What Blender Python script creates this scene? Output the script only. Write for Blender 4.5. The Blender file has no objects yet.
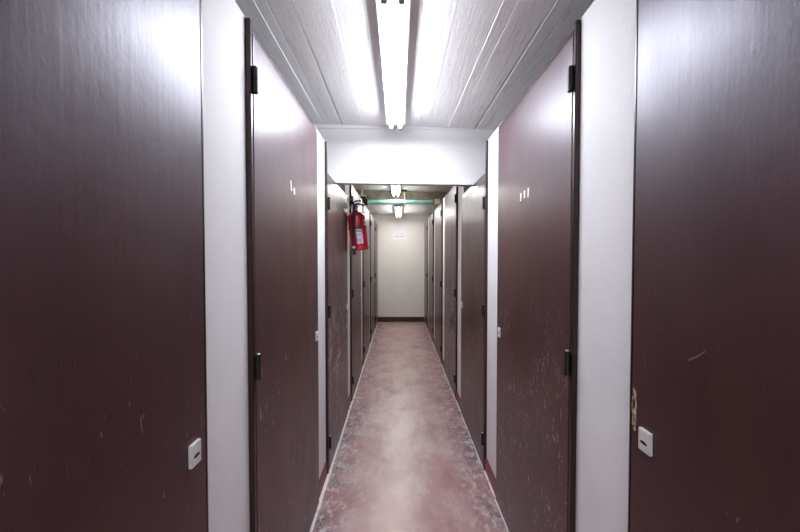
import bpy, bmesh, math, random
from mathutils import Vector, Matrix
random.seed(7)
S = bpy.context.scene
C = S.collection
PI = math.pi

# ------------------------------------------------------------------ materials
def lin(c):
    return tuple(((v / 255) / 12.92 if v / 255 <= .04045 else ((v / 255 + .055) / 1.055) ** 2.4) for v in c) + (1,)

class NT:
    def __init__(s, name):
        s.m = bpy.data.materials.new(name); s.m.use_nodes = True
        s.t = s.m.node_tree; s.t.nodes.clear()
        s.out = s.n('ShaderNodeOutputMaterial'); s.b = s.n('ShaderNodeBsdfPrincipled')
        s.l(s.b.outputs[0], s.out.inputs[0])
    def n(s, typ, **kw):
        x = s.t.nodes.new(typ)
        for k, v in kw.items(): setattr(x, k, v)
        return x
    def l(s, a, b): s.t.links.new(a, b)
    def val(s, inp, v):
        if hasattr(v, 'is_linked') or hasattr(v, 'links'): s.l(v, inp)
        else: inp.default_value = v
    def math(s, op, a, b=0.0, clamp=False):
        x = s.n('ShaderNodeMath', operation=op, use_clamp=clamp)
        s.val(x.inputs[0], a); s.val(x.inputs[1], b); return x.outputs[0]
    def co(s, scale=(1, 1, 1), rand=False, rot=(0, 0, 0)):
        tc = s.n('ShaderNodeTexCoord'); mp = s.n('ShaderNodeMapping')
        v = tc.outputs['Object']
        if rand:
            oi = s.n('ShaderNodeObjectInfo')
            r = s.math('MULTIPLY', oi.outputs['Random'], 37.0)
            cx = s.n('ShaderNodeCombineXYZ')
            s.l(r, cx.inputs[0]); s.l(r, cx.inputs[1]); s.l(r, cx.inputs[2])
            ad = s.n('ShaderNodeVectorMath', operation='ADD'); s.l(v, ad.inputs[0]); s.l(cx.outputs[0], ad.inputs[1]); v = ad.outputs[0]
        s.l(v, mp.inputs[0]); mp.inputs['Scale'].default_value = scale; mp.inputs['Rotation'].default_value = rot
        return mp.outputs[0]
    def noise(s, vec, scale=5, detail=3, rough=.55, dist=0):
        x = s.n('ShaderNodeTexNoise'); s.l(vec, x.inputs['Vector'])
        x.inputs['Scale'].default_value = scale; x.inputs['Detail'].default_value = detail
        x.inputs['Roughness'].default_value = rough; x.inputs['Distortion'].default_value = dist
        return x.outputs[0]
    def ramp(s, f, stops):
        x = s.n('ShaderNodeValToRGB'); s.l(f, x.inputs[0])
        e = x.color_ramp.elements
        while len(e) < len(stops): e.new(.5)
        for el, (p, c) in zip(e, stops):
            el.position = p; el.color = c if len(c) == 4 else (*c, 1)
        return x.outputs[0]
    def step(s, f, lo, hi):
        x = s.n('ShaderNodeMapRange'); x.interpolation_type = 'SMOOTHSTEP'
        s.l(f, x.inputs[0]); x.inputs[1].default_value = lo; x.inputs[2].default_value = hi
        return x.outputs[0]
    def mix(s, f, a, b):
        x = s.n('ShaderNodeMix', data_type='RGBA')
        s.val(x.inputs[0], f); s.val(x.inputs[6], a); s.val(x.inputs[7], b); return x.outputs[2]
    def bump(s, h, strength=.2, dist=.01, prev=None):
        x = s.n('ShaderNodeBump'); x.inputs['Strength'].default_value = strength; x.inputs['Distance'].default_value = dist
        s.l(h, x.inputs['Height'])
        if prev is not None: s.l(prev, x.inputs['Normal'])
        return x.outputs[0]
    def set(s, **kw):
        for k, v in kw.items():
            s.val(s.b.inputs[k.replace('_', ' ')], v)
        return s.m

def simple(name, rgb, rough=.5, metal=0.0, nz=.06, sc=30, coat=0.0):
    m = NT(name)
    f = m.noise(m.co(rand=True), sc, 3)
    d = tuple(max(0, v * (1 - nz * 3)) for v in rgb[:3]) + (1,)
    u = tuple(min(1, v * (1 + nz)) for v in rgb[:3]) + (1,)
    m.set(Base_Color=m.ramp(f, [(.3, d), (.7, u)]), Roughness=rough, Metallic=metal)
    m.b.inputs['Coat Weight'].default_value = coat
    return m.m

def door_paint():
    m = NT('brown_gloss_paint')
    base = m.ramp(m.noise(m.co((1, 1.6, .35), True), 3.2, 5, .6), [(.3, (.038, .0098, .0085, 1)), (.75, (.070, .0200, .0165, 1))])
    grain = m.noise(m.co((10, 42, 1.2), True), 3.0, 4, .6)
    col = m.mix(m.math('MULTIPLY', grain, .35), base, (.062, .027, .023, 1))
    # rubbed dusty patches, then thin scratches (stretched noise seen only inside patches)
    patch = m.step(m.noise(m.co((1, 1, .8), True), 2.6, 4, .6), .52, .70)
    tc = m.n('ShaderNodeTexCoord'); sp = m.n('ShaderNodeSeparateXYZ'); m.l(tc.outputs['Object'], sp.inputs[0])
    low = m.step(sp.outputs[2], 1.55, .85)
    col = m.mix(m.math('MULTIPLY', m.math('MULTIPLY', patch, low), .30), col, (.105, .058, .050, 1))
    oi = m.n('ShaderNodeObjectInfo'); sep = m.n('ShaderNodeSeparateColor'); m.l(oi.outputs['Color'], sep.inputs[0])
    amt = sep.outputs[0]                                            # how worn this door is
    lift = m.math('MULTIPLY', amt, .10)
    sc1 = m.step(m.math('ADD', m.noise(m.co((1, 26, 5.5), True, (.35, 0, 0)), 3.6, 3, .55, .5), lift), .69, .72)
    sc2 = m.step(m.math('ADD', m.noise(m.co((1, 14, 9), True, (-.6, 0, 0)), 4.5, 4, .65, .8), lift), .69, .73)
    zone = m.step(m.math('ADD', m.noise(m.co((1, 1, 1), True), 3.3, 2), m.math('MULTIPLY', amt, .06)), .48, .60)
    sc = m.math('MULTIPLY', m.math('MULTIPLY', m.math('MAXIMUM', sc1, sc2), zone), low)
    scuff = m.step(m.noise(m.co((1, 2.6, 2.2), True, (.3, 0, 0)), 6.0, 7, .78, .6), .515, .565)
    band = m.math('MULTIPLY', m.step(sp.outputs[2], .42, .75), m.step(sp.outputs[2], 1.30, .95))
    scuff = m.math('MULTIPLY', m.math('MULTIPLY', scuff, band), m.step(amt, .70, .92))
    scuff = m.math('MULTIPLY', scuff, m.step(m.noise(m.co((1, 1, 1), True), 4.5, 3), .40, .52))
    sc = m.math('MAXIMUM', sc, scuff)
    col = m.mix(m.math('MULTIPLY', sc, .85), col, (.52, .45, .42, 1))
    rg = m.step(m.noise(m.co((1, 1.5, .8), True), 4.0, 4), .25, .8)
    rough = m.math('ADD', m.math('MULTIPLY', rg, .08), ROUGH_DOOR)
    b1 = m.bump(m.noise(m.co((6, 30, 1.6), True), 2.2, 3), .05, .006)
    b2 = m.bump(m.noise(m.co((1, 1, .7), True), 14, 4, .6), .09, .006, b1)
    b3 = m.bump(m.noise(m.co((1, 1.4, .8), True), 85, 2), .07, .0022, b2)
    m.set(Base_Color=col, Roughness=rough, Normal=b3)
    m.b.inputs['Specular Tint'].default_value = (.80, .82, 1.0, 1)
    m.b.inputs['Specular IOR Level'].default_value = SPEC_DOOR
    return m.m
ROUGH_DOOR = .335
SPEC_DOOR = .85

def floor_mat():
    m = NT('red_polished_cement')
    tc = m.n('ShaderNodeTexCoord'); sp = m.n('ShaderNodeSeparateXYZ'); m.l(tc.outputs['Object'], sp.inputs[0])
    X, Y = sp.outputs[0], sp.outputs[1]
    d = m.math('MINIMUM', m.math('ADD', X, .480), m.math('SUBTRACT', .606, X))       # distance to the nearer row of lockers
    n1 = m.noise(m.co((1, .8, 1)), 2.6, 9, .70, .3)
    col = m.ramp(n1, [(.28, (.215, .075, .078, 1)), (.47, (.335, .165, .168, 1)), (.60, (.43, .285, .283, 1)), (.75, (.52, .41, .405, 1))])
    n2 = m.noise(m.co((1.5, .7, 1)), 3.6, 9, .74, .5)
    col = m.mix(m.math('MULTIPLY', m.step(n2, .50, .68), .50), col, (.55, .46, .455, 1))
    # cross-wise trowel and wear streaks
    n3 = m.noise(m.co((.9, 3.2, 1)), 3.4, 8, .72, .5)
    col = m.mix(m.math('MULTIPLY', m.step(n3, .56, .72), .40), col, (.19, .070, .075, 1))
    # worn grey-white path in the middle beyond the first two metres
    mid = m.math('MULTIPLY', m.step(d, .05, .45), m.step(Y, 1.6, 3.2))
    mid = m.math('MULTIPLY', mid, m.step(n2, .30, .62))
    col = m.mix(m.math('MULTIPLY', mid, .55), col, (.55, .46, .45, 1))
    # slate-blue scuffs along the edges
    along = m.step(m.noise(m.co((.6, .8, 1)), 2.6, 3), .36, .58)
    n4 = m.noise(m.co((1, .7, 1)), 11, 8, .76, .7)
    e1 = m.math('MULTIPLY', m.step(d, .26, .02), m.step(n4, .46, .56))
    e1 = m.math('MULTIPLY', e1, along)
    col = m.mix(m.math('MULTIPLY', e1, .95), col, (.085, .075, .105, 1))
    n5 = m.noise(m.co((1.3, .8, 1)), 19, 8, .78, .4)
    e2 = m.math('MULTIPLY', m.step(d, .30, .0), m.step(n5, .50, .60))
    col = m.mix(m.math('MULTIPLY', e2, .70), col, (.68, .65, .68, 1))
    fine = m.step(m.noise(m.co(), 60, 4, .7), .62, .72)
    col = m.mix(m.math('MULTIPLY', fine, .38), col, (.60, .55, .55, 1))
    # pale line of paint and dust right along the lockers
    ed = m.math('MULTIPLY', m.step(d, .012, .007), m.step(m.noise(m.co((1, 1, 1)), 9, 4), .33, .45))
    col = m.mix(m.math('MULTIPLY', ed, .85), col, (.88, .86, .86, 1))
    rough = m.math('ADD', m.math('MULTIPLY', n2, .20), .22)
    b = m.bump(m.noise(m.co(), 26, 5, .6), .12, .006)
    b = m.bump(m.noise(m.co((1, 1, 1)), 3.5, 2), .10, .02, b)
    m.set(Base_Color=col, Roughness=rough, Normal=b)
    m.b.inputs['Specular IOR Level'].default_value = .75
    return m.m

def plaster(name, rgb, bump=.25, dirt=.3, warm=(.62, .60, .56, 1)):
    m = NT(name)
    f = m.noise(m.co((1, 1, 1), True), 3.0, 5, .6)
    d = tuple(v * .93 for v in rgb) + (1,)
    col = m.ramp(f, [(.3, d), (.7, tuple(rgb) + (1,))])
    sp = m.step(m.noise(m.co((1, 1, 1), True), 46, 3, .6), .70, .76)
    col = m.mix(m.math('MULTIPLY', sp, dirt), col, warm)
    b = m.bump(m.noise(m.co((1, 1, .7), True), 95, 3), bump, .003)
    b = m.bump(m.noise(m.co((1, 1, 1), True), 14, 3), bump * .6, .006, b)
    m.set(Base_Color=col, Roughness=.62, Normal=b)
    return m.m

def formwork():
    m = NT('board_marked_concrete')
    tc = m.n('ShaderNodeTexCoord'); sp = m.n('ShaderNodeSeparateXYZ'); m.l(tc.outputs['Object'], sp.inputs[0])
    right = m.step(sp.outputs[0], .36, .50)
    left = m.step(sp.outputs[0], -.44, -.50)
    rough_side = m.math('MAXIMUM', right, m.math('MULTIPLY', left, .55))
    g = m.noise(m.co((34, 2.0, 1)), 2.0, 6, .7, .4)
    col = m.ramp(m.noise(m.co((3, .8, 1)), 2, 4), [(.3, (.86, .86, .865, 1)), (.7, (.91, .91, .915, 1))])
    streak = m.math('MULTIPLY', m.step(g, .50, .70), m.math('ADD', m.math('MULTIPLY', rough_side, .34), .07))
    col = m.mix(streak, col, (.40, .385, .38, 1))
    col = m.mix(m.math('MULTIPLY', rough_side, .06), col, (.56, .54, .53, 1))
    pit = m.step(m.noise(m.co((1, .7, 1)), 22, 2), .735, .765)
    col = m.mix(m.math('MULTIPLY', pit, .6), col, (.25, .24, .24, 1))
    b = m.bump(g, .55, .006)
    b = m.bump(m.noise(m.co(), 70, 3), .25, .004, b)
    m.set(Base_Color=col, Roughness=.7, Normal=b)
    return m.m

def emit(name, rgb, strength):
    m = NT(name)
    m.set(Base_Color=(.9, .9, .9, 1), Roughness=.3)
    m.b.inputs['Emission Color'].default_value = rgb; m.b.inputs['Emission Strength'].default_value = strength
    m.m.cycles.emission_sampling = 'FRONT'
    return m.m

M = {}
M['door'] = door_paint()
M['frame'] = simple('brown_frame_enamel', (.026, .0090, .0082), .30, 0, .08, 12)
M['floor'] = floor_mat()
M['strip'] = plaster('white_wall_render', (.86, .855, .865))
M['beam'] = plaster('white_beam_paint', (.87, .87, .875), .18, .25)
M['endwall'] = plaster('ivory_wall_paint', (.86, .85, .815), .12, .1)
M['ceiling'] = formwork()
M['raw'] = simple('bare_ochre_concrete', (.25, .205, .165), .8, 0, .15, 9)
M['skirt_red'] = simple('red_skirting_paint', (.20, .035, .045), .45, 0, .12, 8)
M['skirt_dark'] = simple('dark_brown_skirting', (.035, .018, .017), .4)
M['black'] = simple('black_iron', (.012, .011, .012), .42, .2)
M['rubber'] = simple('black_rubber', (.010, .010, .010), .5)
M['steel'] = simple('bright_steel', (.62, .62, .62), .28, .9)
M['plate'] = simple('off_white_enamel', (.74, .73, .72), .32)
M['slot'] = simple('keyhole_black', (.006, .006, .006), .6)
M['lampmetal'] = simple('white_lamp_enamel', (.84, .84, .85), .35)
M['holder'] = simple('grey_lampholder', (.42, .43, .46), .4)
M['tube'] = emit('cool_fluorescent', (.90, .925, 1.0, 1), 16)
M['tube_warm'] = emit('neutral_fluorescent', (1.0, .985, .935, 1), 12.5)
M['red'] = simple('extinguisher_red', (.52, .012, .036), .25, 0, .05, 10, .4)
M['label'] = simple('label_white', (.78, .79, .80), .4)
M['label_blue'] = simple('label_blue', (.16, .30, .50), .4)
M['label_pink'] = simple('label_pink', (.70, .25, .42), .4)
M['brass'] = simple('brass', (.55, .42, .20), .3, .9)
M['green'] = simple('green_pipe_paint', (.17, .40, .33), .40, 0, .08, 12)
M['cream'] = simple('cream_fitting_paint', (.70, .62, .47), .5, 0, .1, 14)
M['rust'] = simple('rust_red_primer', (.25, .07, .045), .6)
M['paper'] = simple('white_paper', (.88, .88, .92), .7, 0, .01)
M['ink'] = simple('violet_grey_ink', (.30, .29, .38), .7)
M['ink_pale'] = simple('pale_grey_ink', (.62, .62, .66), .7)
M['chalk'] = simple('white_chalk_paint', (.80, .79, .79), .7)
M['scratch'] = simple('scraped_paint', (.24, .18, .17), .6)
M['chip'] = simple('bare_wood_chip', (.62, .50, .34), .7, 0, .15, 40)

# ------------------------------------------------------------------ mesh helpers
def box(bm, a, b, mi=0):
    vs = [bm.verts.new((x, y, z)) for x in (a[0], b[0]) for y in (a[1], b[1]) for z in (a[2], b[2])]
    for f in ((0, 1, 3, 2), (4, 6, 7, 5), (0, 4, 5, 1), (2, 3, 7, 6), (0, 2, 6, 4), (1, 5, 7, 3)):
        bm.faces.new([vs[i] for i in f]).material_index = mi
    return vs

def bevel(bm, w, seg=2):
    bmesh.ops.recalc_face_normals(bm, faces=bm.faces)
    bmesh.ops.bevel(bm, geom=bm.edges[:], offset=w, segments=seg, profile=.6, affect='EDGES')

def lathe(bm, prof, seg=32, axis='z', off=(0, 0, 0), mi=0):
    rings = []
    for r, h in prof:
        ring = []
        for i in range(seg):
            a = 2 * PI * i / seg
            p = (r * math.cos(a), r * math.sin(a), h)
            if axis == 'y': p = (p[0], h, p[1])
            if axis == 'x': p = (h, p[0], p[1])
            ring.append(bm.verts.new((p[0] + off[0], p[1] + off[1], p[2] + off[2])))
        rings.append(ring)
    for a, b in zip(rings, rings[1:]):
        for i in range(seg):
            bm.faces.new((a[i], a[(i + 1) % seg], b[(i + 1) % seg], b[i])).material_index = mi
    for ring in (rings[0], rings[-1]):
        bm.faces.new(ring).material_index = mi

def tube(bm, pts, r, seg=10, mi=0):
    pts = [Vector(p) for p in pts]
    rings = []
    for i, p in enumerate(pts):
        t = (pts[min(i + 1, len(pts) - 1)] - pts[max(i - 1, 0)]).normalized()
        u = t.cross(Vector((.3, .9, .1))).normalized(); v = t.cross(u)
        rr = r[i] if isinstance(r, (list, tuple)) else r
        rings.append([bm.verts.new(p + (u * math.cos(2 * PI * k / seg) + v * math.sin(2 * PI * k / seg)) * rr) for k in range(seg)])
    for a, b in zip(rings, rings[1:]):
        for i in range(seg):
            bm.faces.new((a[i], a[(i + 1) % seg], b[(i + 1) % seg], b[i])).material_index = mi
    bm.faces.new(rings[0]).material_index = mi; bm.faces.new(rings[-1]).material_index = mi

def smooth_pts(ctrl, n=8):
    P = [Vector(p) for p in ctrl]; out = []
    for i in range(len(P) - 1):
        p0, p1, p2, p3 = P[max(i - 1, 0)], P[i], P[i + 1], P[min(i + 2, len(P) - 1)]
        for k in range(n):
            t = k / n
            out.append(.5 * (2 * p1 + (p2 - p0) * t + (2 * p0 - 5 * p1 + 4 * p2 - p3) * t * t + (3 * p1 - p0 - 3 * p2 + p3) * t ** 3))
    return out + [P[-1]]

def obj(name, bm, mats, parent=None, smooth=False, loc=None):
    bmesh.ops.recalc_face_normals(bm, faces=bm.faces)
    me = bpy.data.meshes.new(name); bm.to_mesh(me); bm.free()
    for m in (mats if isinstance(mats, (list, tuple)) else [mats]): me.materials.append(M[m])
    if smooth:
        for p in me.polygons: p.use_smooth = True
        try: me.set_sharp_from_angle(angle=math.radians(38))
        except Exception: pass
    o = bpy.data.objects.new(name, me); C.objects.link(o)
    if parent: o.parent = parent
    if loc: o.location = loc
    return o

def empty(name, loc):
    o = bpy.data.objects.new(name, None); o.empty_display_size = .1; C.objects.link(o); o.location = loc; return o

def tag(o, label=None, cat=None, group=None, kind=None):
    if label: o['label'] = label
    if cat: o['category'] = cat
    if group: o['group'] = group
    if kind: o['kind'] = kind
    return o

def B(): return bmesh.new()

# ------------------------------------------------------------------ dimensions
WL, WR = -.483, .600            # faces of the two rows of lockers
SL, SR = -.502, .619            # faces of the white wall strips, set back
STEP = 1.245                    # one locker module
Y0S = {'left': .897, 'right': .918}      # start of the first white strip
STRIPS = {'left': .283, 'right': .302}   # its width
YE = 8.27                       # end wall
YB = -2.75                      # behind the camera
OL, OR_ = -1.60, 1.72           # outer walls of the storage rooms
TOP_L, TOP_R = 2.288, 2.311

# ------------------------------------------------------------------ shell
bm = B(); box(bm, (OL - .1, YB - .1, -.12), (OR_ + .1, YE + .1, 0))
tag(obj('floor', bm, 'floor'), 'worn red cement corridor floor with pale scuffed edges', 'floor', kind='structure')

def hz(x): return 2.553 - .0245 * x
def profile_ceiling(name, prof, y0, y1, h, mat, label):
    """prof: (x at y0, x at y1, dz); one connected sheet with board steps and open joints, closed on top."""
    bm = B(); N = 10
    rows = []
    for k in range(N + 1):
        t = k / N
        rows.append([bm.verts.new((a + (b - a) * t, y0 + (y1 - y0) * t, h(a) + dz)) for a, b, dz in prof])
    for r, q in zip(rows, rows[1:]):
        for i in range(len(prof) - 1): bm.faces.new((r[i], r[i + 1], q[i + 1], q[i]))
    tops = [[bm.verts.new((x, y, 2.75)) for x in (prof[0][0], prof[-1][0])] for y in (y0, y1)]
    bm.faces.new((tops[0][0], tops[0][1], tops[1][1], tops[1][0]))
    bm.faces.new([*rows[0], tops[0][1], tops[0][0]]); bm.faces.new([*rows[-1], tops[1][1], tops[1][0]])
    bm.faces.new([r[0] for r in rows] + [tops[1][0], tops[0][0]]); bm.faces.new([r[-1] for r in rows] + [tops[1][1], tops[0][1]])
    o = obj(name, bm, mat)
    return tag(o, label, 'ceiling', kind='structure')

# x is given at y = 1.45 and y = 2.8; extend the same line back to YB
def ex(a, b):
    s = (b - a) / 1.35
    return a + (YB - 1.45) * s, b + .08 * s
def pt(a, b, dz): return (*ex(a, b), dz)
PROF = [
    (OL - .1, OL - .1, -.0015), pt(-.604, -.604, -.0015), pt(-.602, -.602, .001),
    pt(-.556, -.556, .001), pt(-.554, -.554, .004), pt(-.552, -.552, .001),
    pt(-.447, -.458, .001), pt(-.4465, -.4575, .026), pt(-.4425, -.4445, .026), pt(-.442, -.444, .001),
    pt(-.276, -.288, .0), pt(-.274, -.286, .0018),
    pt(.242, .236, .002), pt(.2422, .2362, .012), pt(.2438, .2378, .012), pt(.244, .238, .002),
    pt(.424, .397, .001), pt(.427, .400, -.0015),
    pt(.480, .455, -.001), pt(.4805, .4555, .010), pt(.4830, .4580, .010), pt(.4835, .4585, -.001),
    pt(.486, .461, -.0022),
    pt(.634, .606, -.002), pt(.6345, .6065, .022), pt(.637, .622, .022), pt(.6375, .6225, -.002), pt(.641, .626, -.0045),
    pt(.70, .69, -.004), pt(.701, .691, .008), pt(.703, .693, .008), pt(.704, .694, -.004),
    pt(.80, .79, -.004), pt(.803, .793, -.002), (OR_ + .1, OR_ + .1, -.002)]
profile_ceiling('ceiling', PROF, YB - .1, 2.90, hz, 'ceiling', 'white board-marked concrete ceiling above the nearest lockers')
P2 = [(OL - .1, OL - .1, 0), (-.5, -.5, 0), (-.498, -.498, .008), (-.49, -.49, .008), (-.488, -.488, 0), (.42, .42, 0), (.422, .422, -.006), (.58, .58, -.006), (.582, .582, 0), (OR_ + .1, OR_ + .1, 0)]
profile_ceiling('ceiling', P2, 2.92, 5.66, hz, 'ceiling', 'white concrete ceiling between the big white beam and the bare concrete beam')
profile_ceiling('ceiling', P2, 5.98, YE + .1, lambda x: 2.49, 'ceiling', 'low pale ceiling over the far end of the corridor')

# big white beam with a projecting lip along its lower edge
bm = B()
def beam_prism(prof, x0, x1, tilt):
    r = []
    for x in (x0, x1):
        r.append([bm.verts.new((x, y, z + tilt * x)) for y, z in prof])
    n = len(prof)
    for i in range(n): bm.faces.new((r[0][i], r[0][(i + 1) % n], r[1][(i + 1) % n], r[1][i]))
    bm.faces.new(r[0]); bm.faces.new(r[1])
beam_prism([(2.874, 2.092), (2.874, 2.117), (2.890, 2.121), (2.890, 2.528), (2.880, 2.534), (2.880, 2.70), (2.945, 2.70), (2.945, 2.092)], OL - .1, OR_ + .1, -.012)
tag(obj('beam', bm, 'beam'), 'deep white concrete beam crossing the corridor at the end of the first lamp', 'beam', kind='structure')
bm = B(); box(bm, (OL - .1, 5.65, 2.418), (OR_ + .1, 5.99, 2.70)); bevel(bm, .008, 1)
tag(obj('beam', bm, 'raw'), 'shallow bare brown concrete beam behind the green pipe', 'beam', kind='structure')

bm = B(); box(bm, (OL - .1, YE, 0), (OR_ + .1, YE + .1, 2.7))
tag(obj('wall_back', bm, 'endwall'), 'plain ivory wall closing the far end of the corridor', 'wall', kind='structure')
bm = B(); box(bm, (OL - .1, YB - .1, 0), (OR_ + .1, YB, 2.7))
tag(obj('wall_front', bm, 'endwall'), 'plain wall at the near end of the corridor', 'wall', kind='structure')
for nm, x in (('wall_left', OL - .1), ('wall_right', OR_)):
    bm = B(); box(bm, (x, YB, 0), (x + .1, YE, 2.7))
    tag(obj(nm, bm, 'strip'), f'outer side wall behind the lockers, {nm[5:]}', 'wall', kind='structure')
bm = B(); box(bm, (WL - .02, YE - .018, 0), (WR + .02, YE, .115)); bevel(bm, .004, 1)
tag(obj('baseboard_back', bm, 'skirt_dark'), 'dark brown baseboard under the ivory end wall', 'baseboard', kind='structure')

ORD = ['first', 'second', 'third', 'fourth', 'fifth', 'sixth', 'seventh']
def strip(side, k):
    """white wall strip between two lockers, with the partition that runs back from it"""
    L = side == 'left'
    s = -1 if L else 1
    face = SL if L else SR
    y = Y0S[side] + STEP * k; STRIP = STRIPS[side]
    top = TOP_L if L else TOP_R
    bm = B()
    y1 = y + STRIP
    pts = [(face, y - .03), (face, y1), (face + s * .03, y1), (face + s * .03, y + .17), ((OL if L else OR_), y + .17), ((OL if L else OR_), y + .09), (face + s * .03, y + .09), (face + s * .03, y - .03)]
    lo = [bm.verts.new((*p, 0)) for p in pts]; hi = [bm.verts.new((*p, top)) for p in pts]
    n = len(pts)
    for i in range(n): bm.faces.new((lo[i], lo[(i + 1) % n], hi[(i + 1) % n], hi[i]))
    bm.faces.new(lo); bm.faces.new(hi)
    o = obj('wall_' + side, bm, 'strip')
    where = 'nearest the camera' if k == 0 else f'{ORD[k]} from the camera'
    tag(o, f'white wall strip between brown lockers on the {side} side, {where}', 'wall', 'white wall strips between the lockers', 'structure')
    bm = B(); box(bm, (face - s * .010, y - .03, 0), (face, y1 - .001, .095)); bevel(bm, .002, 1)
    o = obj('baseboard_' + side, bm, 'skirt_red')
    tag(o, f'red baseboard under the white strip on the {side} side, {where}', 'baseboard', 'red baseboards under the white strips', 'structure')

NS = 6
for side in ('left', 'right'):
    for k in range(NS): strip(side, k)

# wall behind the camera on both sides (never in view)
for nm, x0, x1 in (('wall_left', SL - .03, SL), ('wall_right', SR, SR + .03)):
    bm = B(); box(bm, (x0, YB, 0), (x1, .905 - STEP + .265, 2.26))
    tag(obj(nm, bm, 'strip'), f'white corridor wall beside the nearest locker, {nm[5:]} side, near end', 'wall', kind='structure')

# ------------------------------------------------------------------ storage lockers
def build_locker(side, variant='full', y_len=None):
    """origin on the floor at the locker face, near end of the near jamb; grows along +Y"""
    L = side == 'left'
    o_ = 1 if L else -1                     # towards the corridor
    root = empty('storage_locker', (0, 0, 0))
    top = {'full': 2.240 if L else 2.266, 'low': 2.020 if L else 2.030}[variant]
    head = top + (.024 if variant == 'full' else .062)
    STRIP = STRIPS[side]
    ln = y_len or (STEP - STRIP)            # jamb + leaf
    def X(d): return d * o_                 # d > 0 sticks out into the corridor
    def bx(bm, d0, d1, y0, y1, z0, z1, mi=0):
        a, b = sorted((X(d0), X(d1))); return box(bm, (a, y0, z0), (b, y1, z1), mi)
    # frame: near jamb, header, far jamb in one enamelled profile
    bm = B()
    jt = (TOP_L if L else TOP_R) - .004
    bx(bm, -.075, -.002, .002, .019, 0, jt)
    bx(bm, -.075, -.004, .0191, ln - .002, top + .004, head)
    bx(bm, -.075, -.002, ln - .011, ln - .001, 0, top + .003)
    bevel(bm, .0025, 1)
    obj('frame', bm, 'frame', root)
    # leaf
    bm = B()
    bx(bm, -.032, 0, .0215, ln - .015, .012, top)
    bevel(bm, .0022, 2)
    leaf = obj('door', bm, 'door', root)
    # lock plate with key slot near the free edge
    zc = 1.040 if L else 1.057
    yc = ln - (.071 if L else .074)
    bm = B()
    bx(bm, .0005, .0095, yc - .020, yc + .020, zc - .027, zc + .027)
    bevel(bm, .0028, 2)
    v0 = len(bm.faces)
    s = B()
    pts = [(-.012, -.0018), (-.004, -.0035), (.004, -.0035), (.012, -.0018), (.012, .0012), (.004, .0040), (-.004, .0040), (-.012, .0012)]
    lo = [bm.verts.new((X(.0080), yc + p, zc - .004 + q)) for p, q in pts]
    hi = [bm.verts.new((X(.0101), yc + p, zc - .004 + q)) for p, q in pts]
    for i in range(8):
        bm.faces.new((lo[i], lo[(i + 1) % 8], hi[(i + 1) % 8], hi[i])).material_index = 1
    bm.faces.new(hi).material_index = 1; bm.faces.new(lo).material_index = 1
    for zz in (.020, -.020):
        c = [bm.verts.new((X(.0099), yc + .017 * (1 if zz > 0 else -1) + .0022 * math.cos(a * PI / 4), zc + zz + .0022 * math.sin(a * PI / 4))) for a in range(8)]
        bm.faces.new(c).material_index = 2
    s.free()
    p = obj('lock_plate', bm, ['plate', 'slot', 'steel'], leaf)
    p['label'] = 'small white plate with dark key slot'
    # barrel hinges on the near edge: two knuckles, pin cap, leaf flange
    for hzz in (top - .150, 1.128, .215):
        bm = B()
        lathe(bm, [(.0075, -.043), (.0092, -.042), (.0092, -.001), (.0080, -.0005), (.0080, .0005), (.0092, .001), (.0092, .042), (.0075, .043)], 16, 'z', (X(.0065), .021, hzz), 0)
        bx(bm, -.002, .0025, .022, .040, hzz - .040, hzz + .040, 0)
        lathe(bm, [(.0070, .0431), (.0070, .0450), (.0045, .0468)], 16, 'z', (X(.0065), .021, hzz), 1)
        h = obj('hinge', bm, ['black', 'steel'], leaf, True)
        h['label'] = 'black barrel hinge with a bright pin cap'
    return root, leaf

def kids(o): return [c for c in C.objects if c.parent == o]
def copy_tree(o, parent=None):
    ch = kids(o)
    c = o.copy(); C.objects.link(c); c.parent = parent
    for k in ch: copy_tree(k, c)
    return c

LAB = {
 ('left', -1): 'large dark brown locker door with white lock plate, nearest along the left wall',
 ('left', 0): 'tall brown locker door with two white strokes painted near its top',
 ('left', 1): 'low brown locker door under the white beam, beside the fire extinguisher, heavily scuffed',
 ('left', 2): 'narrow-looking brown locker door just behind the fire extinguisher',
 ('left', 3): 'brown locker door on the left wall, second beyond the fire extinguisher',
 ('left', 4): 'brown locker door on the left wall, third beyond the fire extinguisher, past the green pipe',
 ('left', 5): 'brown locker door on the left wall, closest to the ivory end wall',
 ('right', -1): 'large dark brown locker door with chipped wood edge above its lock plate',
 ('right', 0): 'tall brown locker door with three white strokes painted near its top',
 ('right', 1): 'low brown locker door under the white beam on the right, opposite the scuffed one',
 ('right', 2): 'brown locker door with white scrapes low down, first beyond the beam on the right',
 ('right', 3): 'brown locker door on the right wall, second beyond the beam',
 ('right', 4): 'brown locker door on the right wall, third beyond the beam, past the green pipe',
 ('right', 5): 'brown locker door on the right wall, closest to the ivory end wall',
}
def strokes(leaf, segs, X0, o_, name='painted_mark', mat='chalk', lab='short white painted stroke'):
    for (y0, z0, y1, z1, w) in segs:
        bm = B()
        d = Vector((0, y1 - y0, z1 - z0)).normalized(); nrm = Vector((0, -d.z, d.y)) * w
        a, b = Vector((0, y0, z0)), Vector((0, y1, z1))
        q = [a - nrm, (a + b) / 2 - nrm * 1.15, b - nrm * .8, b + nrm * .8, (a + b) / 2 + nrm * .9, a + nrm]
        lo = [bm.verts.new(p) for p in q]; hi = [bm.verts.new(p + Vector((o_ * .0008, 0, 0))) for p in q]
        for i in range(6): bm.faces.new((lo[i], lo[(i + 1) % 6], hi[(i + 1) % 6], hi[i]))
        bm.faces.new(hi); bm.faces.new(lo)
        m = obj(name, bm, mat, leaf); m['label'] = lab

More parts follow.
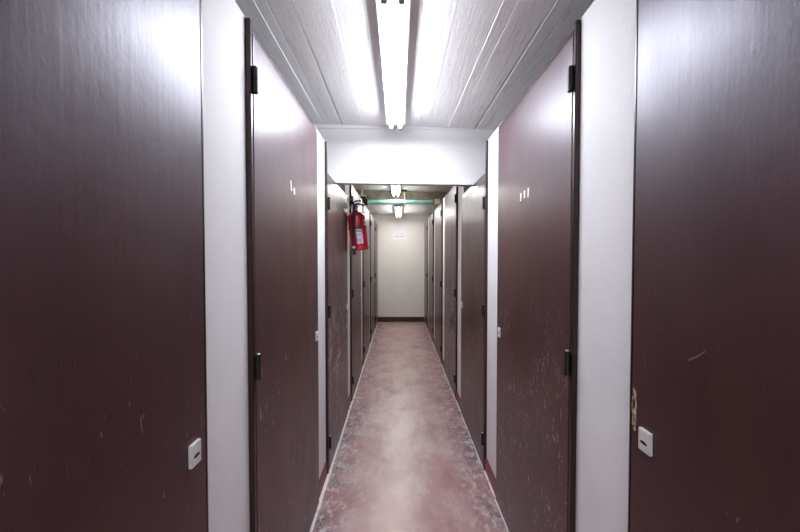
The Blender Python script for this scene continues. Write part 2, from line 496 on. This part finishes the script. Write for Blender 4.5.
for side in ('left', 'right'):
    L = side == 'left'
    x = WL if L else WR
    Y0, STRIP = Y0S[side], STRIPS[side]
    full, fleaf = build_locker(side)
    low, lleaf = build_locker(side, 'low')
    last, eleaf = build_locker(side, 'full', YE - (Y0 + 5 * STEP + STRIP) - .008)
    placed = {}
    first = True
    for k in (-1, 0, 2, 3, 4):
        r = full if first else copy_tree(full)
        first = False
        placed[k] = r
    placed[1] = low; placed[5] = last
    for k, r in placed.items():
        r.location = (x, Y0 + STEP * k + STRIP, 0)
        tag(r, LAB[(side, k)], 'locker', 'brown storage lockers lining the corridor', 'thing')
    WEAR = {'left': (.10, .30, .95, .5, .4, .3, .3), 'right': (.22, .62, .35, 1.0, .4, .3, .3)}[side]
    def leaf_of(r): return [c for c in kids(r) if c.name.startswith('door')][0]
    o_ = 1 if L else -1
    for k, rr in placed.items(): leaf_of(rr).color = (WEAR[k + 1], 0, 0, 1)
    # painted marks, given in the locker's own coordinates
    if L:
        # strokes about 1.71 m along the corridor, 1.83 m up
        y = 1.62 - (Y0 + STRIP)
        strokes(leaf_of(placed[0]), [(y - .015, 1.845, y - .005, 1.800, .008), (y + .035, 1.822, y + .042, 1.792, .011)], 0, o_)
        strokes(leaf_of(placed[0]), [(.258, .700, .310, .712, .003), (.310, .712, .365, .690, .0035)], 0, o_, 'scratch', 'scratch', 'pale scratch in the brown paint')
    else:
        y = 1.70 - (Y0 + STRIP)
        strokes(leaf_of(placed[0]), [(y - .052, 1.822, y - .048, 1.778, .008), (y, 1.818, y - .002, 1.782, .009), (y + .048, 1.815, y + .052, 1.776, .009)], 0, o_)
        strokes(leaf_of(placed[-1]), [(.752, 1.288, .733, 1.300, .0016), (.733, 1.300, .714, 1.316, .0012)], 0, o_, 'scratch', 'scratch', 'pale scratch in the brown paint')
        # chipped wood along the free edge of the nearest locker
        lf = leaf_of(placed[-1]); bm = B(); ye = STEP - STRIP - .015
        for i in range(17):
            z = 1.075 + random.random() ** 1.3 * .11 - (.02 if i < 4 else 0); w = random.uniform(.002, .0075); h = random.uniform(.004, .015)
            n = 7; yy = ye - .004 - random.random() * .012
            ring = [(yy + w * math.cos(2 * PI * a / n) * random.uniform(.6, 1.2), z + h * math.sin(2 * PI * a / n) * random.uniform(.6, 1.2)) for a in range(n)]
            lo = [bm.verts.new((0, a, b)) for a, b in ring]; hi = [bm.verts.new((o_ * .0007, a, b)) for a, b in ring]
            for a in range(n): bm.faces.new((lo[a], lo[(a + 1) % n], hi[(a + 1) % n], hi[a]))
            bm.faces.new(hi); bm.faces.new(lo)
        c = obj('chipped_paint', bm, 'chip', lf); c['label'] = 'pale bare wood where the paint has chipped'; c['kind'] = 'stuff'

# ------------------------------------------------------------------ fluorescent lamps
POWER = {'tube': (4.9, (.90, .925, 1.0)), 'tube_warm': (3.0, (1.0, .985, .935))}
def ceiling_lamp(x, y0, y1, ceil, mat, label, drop=.0):
    power = POWER[mat]
    root = empty('ceiling_lamp', (x, (y0 + y1) / 2, ceil))
    h = (y1 - y0) / 2
    bm = B()
    pr = [(-.062, 0), (-.069, -.050), (-.066, -.060), (.066, -.060), (.069, -.050), (.062, 0)]
    a = [bm.verts.new((p, -h, q - drop)) for p, q in pr]; b = [bm.verts.new((p, h, q - drop)) for p, q in pr]
    for i in range(6): bm.faces.new((a[i], a[(i + 1) % 6], b[(i + 1) % 6], b[i]))
    bm.faces.new(a); bm.faces.new(b)
    bevel(bm, .003, 1)
    obj('housing', bm, 'lampmetal', root)
    if drop:
        for yy in (-h * .6, h * .6):
            bm = B(); lathe(bm, [(.012, -drop), (.012, 0)], 12, 'z', (0, yy, 0)); obj('hanger', bm, 'lampmetal', root)
    for sx in (-.033, .033):
        zc = -.085 - drop
        bm = B(); lathe(bm, [(.0125, -h + .085), (.0135, -h + .09), (.0135, h - .055), (.0125, h - .05)], 12, 'y', (sx, 0, zc))
        t = obj('tube', bm, mat, root, True); t['label'] = 'lit white fluorescent tube'
        for e in (-1, 1):
            bm = B(); ye = e * (h - (.06 if e < 0 else .025)); d = .028
            box(bm, (sx - .013, ye - d, zc - .018), (sx + .013, ye + d, -.0585 - drop)); bevel(bm, .005, 2)
            s = obj('lamp_holder', bm, 'holder', root); s['label'] = 'grey end holder of a tube'
    ld = bpy.data.lights.new('tube_light', 'AREA'); ld.shape = 'RECTANGLE'; ld.size = .105; ld.size_y = 2 * h - .19
    ld.color = power[1]; ld.energy = power[0] * (y1 - y0)
    lo = bpy.data.objects.new('tube_light', ld); C.objects.link(lo); lo.parent = root; lo.location = (0, 0, -.1005 - drop)
    return tag(root, label, 'lamp', 'fluorescent ceiling lamps', 'thing')
ceiling_lamp(-.021, 1.270, 2.690, hz(-.027) - .004, 'tube', 'large bright twin-tube ceiling lamp in front of the white beam')
ceiling_lamp(-.027, -2.45, -1.00, hz(-.027) - .004, 'tube', 'unseen ceiling lamp added behind the camera to brighten the near white strips')  # added lamp, out of view, lifts the near white strips
ceiling_lamp(-.040, 4.15, 5.60, hz(0) - .002, 'tube_warm', 'bright ceiling lamp just before the green pipe, half hidden by the white beam')
ceiling_lamp(0.0, 6.50, 7.92, 2.488, 'tube_warm', 'small far ceiling lamp beyond the green pipe, near the end wall')

# ------------------------------------------------------------------ green pipe
PY, PZ = 5.55, 2.362
root = empty('water_pipe', (0, PY, PZ))
bm = B(); lathe(bm, [(.036, OL + .01), (.036, OR_ - .01)], 28, 'x'); p = obj('pipe', bm, 'green', root, True)
for x, nm in ((-.515, 'coupling'), (.600, 'coupling')):
    bm = B(); lathe(bm, [(.038, x - .04), (.052, x - .036), (.052, x - .012), (.045, x - .010), (.045, x + .010), (.052, x + .012), (.052, x + .036), (.038, x + .04)], 24, 'x')
    c = obj('coupling', bm, 'cream' if x > 0 else 'black', root, True); c['label'] = 'cream pipe coupling' if x > 0 else 'dark pipe coupling'
bm = B(); lathe(bm, [(.040, .535), (.050, .538), (.050, .552), (.040, .555)], 24, 'x'); c = obj('ring', bm, 'rust', root, True); c['label'] = 'rust red ring beside the coupling'
# strap hanger with ceiling anchor
bm = B()
lathe(bm, [(.037, .080), (.042, .080), (.042, .104), (.037, .104)], 24, 'x')
box(bm, (.086, -.007, .040), (.098, .007, hz(.09) - PZ - .03))
c = obj('strap', bm, 'cream', root); c['label'] = 'pale strap holding the pipe'
bm = B(); box(bm, (.055, -.03, hz(.09) - PZ - .03), (.130, .03, hz(.09) - PZ - .004)); bevel(bm, .004, 1)
c = obj('anchor', bm, 'black', root); c['label'] = 'dark anchor plate on the ceiling'
tag(root, 'green painted pipe crossing the corridor under the ceiling', 'pipe', kind='thing')
# bracket at left
root = empty('pipe_bracket', (-.56, PY - .02, 2.43))
bm = B(); box(bm, (-.055, -.04, .012), (.055, .04, .034)); bevel(bm, .003, 1); obj('plate', bm, 'cream', root)
bm = B(); box(bm, (-.035, -.03, -.014), (.055, .03, .0118)); bevel(bm, .003, 1); c = obj('clamp', bm, 'black', root); c['label'] = 'dark clamp under the plate'
bm = B(); box(bm, (-.015, -.012, .0342), (.015, .012, hz(-.56) - 2.43 - .001)); obj('rod', bm, 'cream', root)
tag(root, 'cream and black bracket on the ceiling above the left end of the green pipe', 'bracket', kind='thing')

# ------------------------------------------------------------------ paper notice
bm = B(); box(bm, (-.165, -.0022, -.105), (.165, -.0010, .105)); bmesh.ops.bevel(bm, geom=bm.edges[:], offset=.0003, segments=1, affect='EDGES')
def textline(z, x0, x1, hh, mi, seed):
    rr = random.Random(seed); x = x0
    while x < x1:
        w = rr.uniform(.006, .016)
        if rr.random() > .16: box(bm, (x, -.0030, z - hh * rr.uniform(.6, 1)), (x + w, -.0021, z + hh * rr.uniform(.6, 1)), mi)
        x += w + .004
textline(-.022, -.105, .02, .011, 1, 1); textline(-.020, .02, .115, .008, 1, 2); textline(.045, -.13, .13, .006, 2, 3)
o = obj('paper_sign', bm, ['paper', 'ink', 'ink_pale'], None, False, (.03, YE, 2.01))
tag(o, 'white paper sign with a faint printed line on the ivory end wall', 'sign', kind='thing')

# ------------------------------------------------------------------ fire extinguisher
EX = empty('fire_extinguisher', (-.378, 3.50, 1.572))
EX.rotation_euler = (0, math.radians(-6.5), 0)
R = .087
bm = B()
lathe(bm, [(.050, .004), (R * .93, 0), (R * .985, .004), (R, .014), (R, .318), (R * .985, .330), (R * .94, .343), (R * .84, .355), (R * .66, .365), (R * .46, .372), (.026, .376), (.024, .392)], 48)
obj('cylinder', bm, 'red', EX, True)
bm = B(); lathe(bm, [(R + .0005, .008), (R + .004, .010), (R + .004, .030), (R + .0005, .032)], 48); obj('foot_ring', bm, 'red', EX, True)
bm = B(); lathe(bm, [(R + .0005, .212), (R + .003, .213), (R + .003, .226), (R + .0005, .227)], 48)
c = obj('strap', bm, 'rubber', EX, True); c['label'] = 'black retaining strap'
# label wrapped around the front (towards the camera is -Y)
def wrap(bm, a0, a1, z0, z1, r, mi=0, n=14):
    g = [[bm.verts.new((r * math.sin(a0 + (a1 - a0) * i / n), -r * math.cos(a0 + (a1 - a0) * i / n), z)) for i in range(n + 1)] for z in (z0, z1)]
    for i in range(n): bm.faces.new((g[0][i], g[0][i + 1], g[1][i + 1], g[1][i])).material_index = mi
bm = B()
wrap(bm, -.12, .58, .060, .196, R + .0008, 0)
wrap(bm, -.08, .54, .172, .190, R + .0013, 1)
for i, z in enumerate((.158, .147, .136, .112, .101, .090, .079)):
    wrap(bm, .02, .50 - .07 * (i % 3), z - .0035, z + .0020, R + .0013, 1)
wrap(bm, -.11, -.02, .062, .160, R + .0013, 2, 4)
c = obj('label_sheet', bm, ['label', 'label_blue', 'label_pink'], EX, True); c['label'] = 'white instruction sticker with blue print'
bm = B(); wrap(bm, .98, 1.22, .235, .285, R + .0008, 0, 6); wrap(bm, 1.02, 1.18, .248, .272, R + .0013, 1, 6)
c = obj('service_sticker', bm, ['label', 'slot'], EX, True); c['label'] = 'small white and black sticker'
# valve
bm = B(); lathe(bm, [(.020, .3922), (.022, .395), (.022, .408), (.017, .411), (.017, .440), (.012, .445)], 20)
box(bm, (-.050, -.010, .412), (-.010, .010, .434)); valve = obj('valve', bm, 'steel', EX, True)
bm = B(); lathe(bm, [(.017, -.034), (.019, -.032), (.019, -.020), (.010, -.018), (.010, -.012)], 18, 'y', (.014, 0, .424)); g = obj('gauge', bm, ['plate'], valve, True)
bm = B(); tube(bm, smooth_pts([(-.018, 0, .446), (.01, -.005, .452), (.05, -.010, .446), (.088, -.014, .425)]), [.008] * 25); c = obj('carry_handle', bm, 'rubber', EX, True)
bm = B(); tube(bm, smooth_pts([(-.020, 0, .452), (.0, -.006, .476), (.045, -.012, .480), (.070, -.016, .474)]), [.0075] * 25); c = obj('squeeze_lever', bm, 'rubber', EX, True)
bm = B(); tube(bm, smooth_pts([(.030, -.015, .462), (.036, -.02, .480), (.050, -.022, .470), (.044, -.02, .452)], 6), .0022, 8); c = obj('safety_pin', bm, 'steel', EX, True)
# hose from the valve down the front-left
bm = B()
hp = smooth_pts([(.0, -.020, .425), (.004, -.060, .428), (-.004, -.098, .395), (-.012, -.110, .330), (-.018, -.104, .240), (-.034, -.100, .150), (-.044, -.098, .070), (-.047, -.097, .020)], 8)
tube(bm, hp, .0115, 12)
hose = obj('hose', bm, 'rubber', EX, True); hose['label'] = 'black discharge hose hanging down the front'
bm = B(); tube(bm, [(-.0475, -.097, .019), (-.0478, -.097, -.005), (-.048, -.097, -.040)], [.013, .015, .019], 14); c = obj('nozzle', bm, 'rubber', hose, True)
bm = B(); tube(bm, [(-.0466, -.0971, .040), (-.0472, -.097, .020)], .0135, 14); c = obj('collar', bm, 'plate', hose, True); c['label'] = 'white collar above the nozzle'
tag(EX, 'red fire extinguisher hanging on the white strip at the end of the low left locker', 'fire extinguisher', kind='thing')
# wall bracket (stays when the extinguisher is lifted off)
BR = empty('wall_bracket', (SL, 3.50, 2.04))
bm = B(); box(bm, (.0, -.03, -.05), (.006, .03, .06)); bevel(bm, .002, 1); obj('back_plate', bm, 'black', BR)
bm = B(); tube(bm, smooth_pts([(.004, .02, .030), (.02, .02, .032), (.034, .02, .028), (.038, .02, .040)]), .005, 10); c = obj('hook', bm, 'steel', BR, True)
tag(BR, 'dark wall hook behind the valve of the red fire extinguisher', 'bracket', kind='thing')

# ------------------------------------------------------------------ world, camera, view
w = bpy.data.worlds.new('world'); S.world = w; w.use_nodes = True
w.node_tree.nodes['Background'].inputs[0].default_value = (.02, .02, .022, 1)
w.node_tree.nodes['Background'].inputs[1].default_value = .3
cd = bpy.data.cameras.new('camera'); cam = bpy.data.objects.new('camera', cd); C.objects.link(cam); S.camera = cam
cd.sensor_width = 36; cd.lens = 16.0; cd.clip_start = .02
cam.location = (0, 0, 1.5)
pitch, yaw, roll = math.radians(1.38), math.radians(.24), math.radians(.0)
cam.rotation_mode = 'XYZ'
cam.matrix_world = Matrix.Translation((0, 0, 1.5)) @ Matrix.Rotation(-yaw, 4, 'Z') @ Matrix.Rotation(PI / 2 - pitch, 4, 'X') @ Matrix.Rotation(roll, 4, 'Z')
S.view_settings.view_transform = 'Standard'; S.view_settings.look = 'None'
S.view_settings.gamma = 1; S.view_settings.use_curve_mapping = False
S.view_settings.exposure = 1.36
S.cycles.max_bounces = 10; S.cycles.diffuse_bounces = 6; S.cycles.glossy_bounces = 5
S.cycles.use_denoising = True
S.cycles.sample_clamp_indirect = 3
S.cycles.caustics_reflective = False; S.cycles.caustics_refractive = False; S.cycles.blur_glossy = 1.0
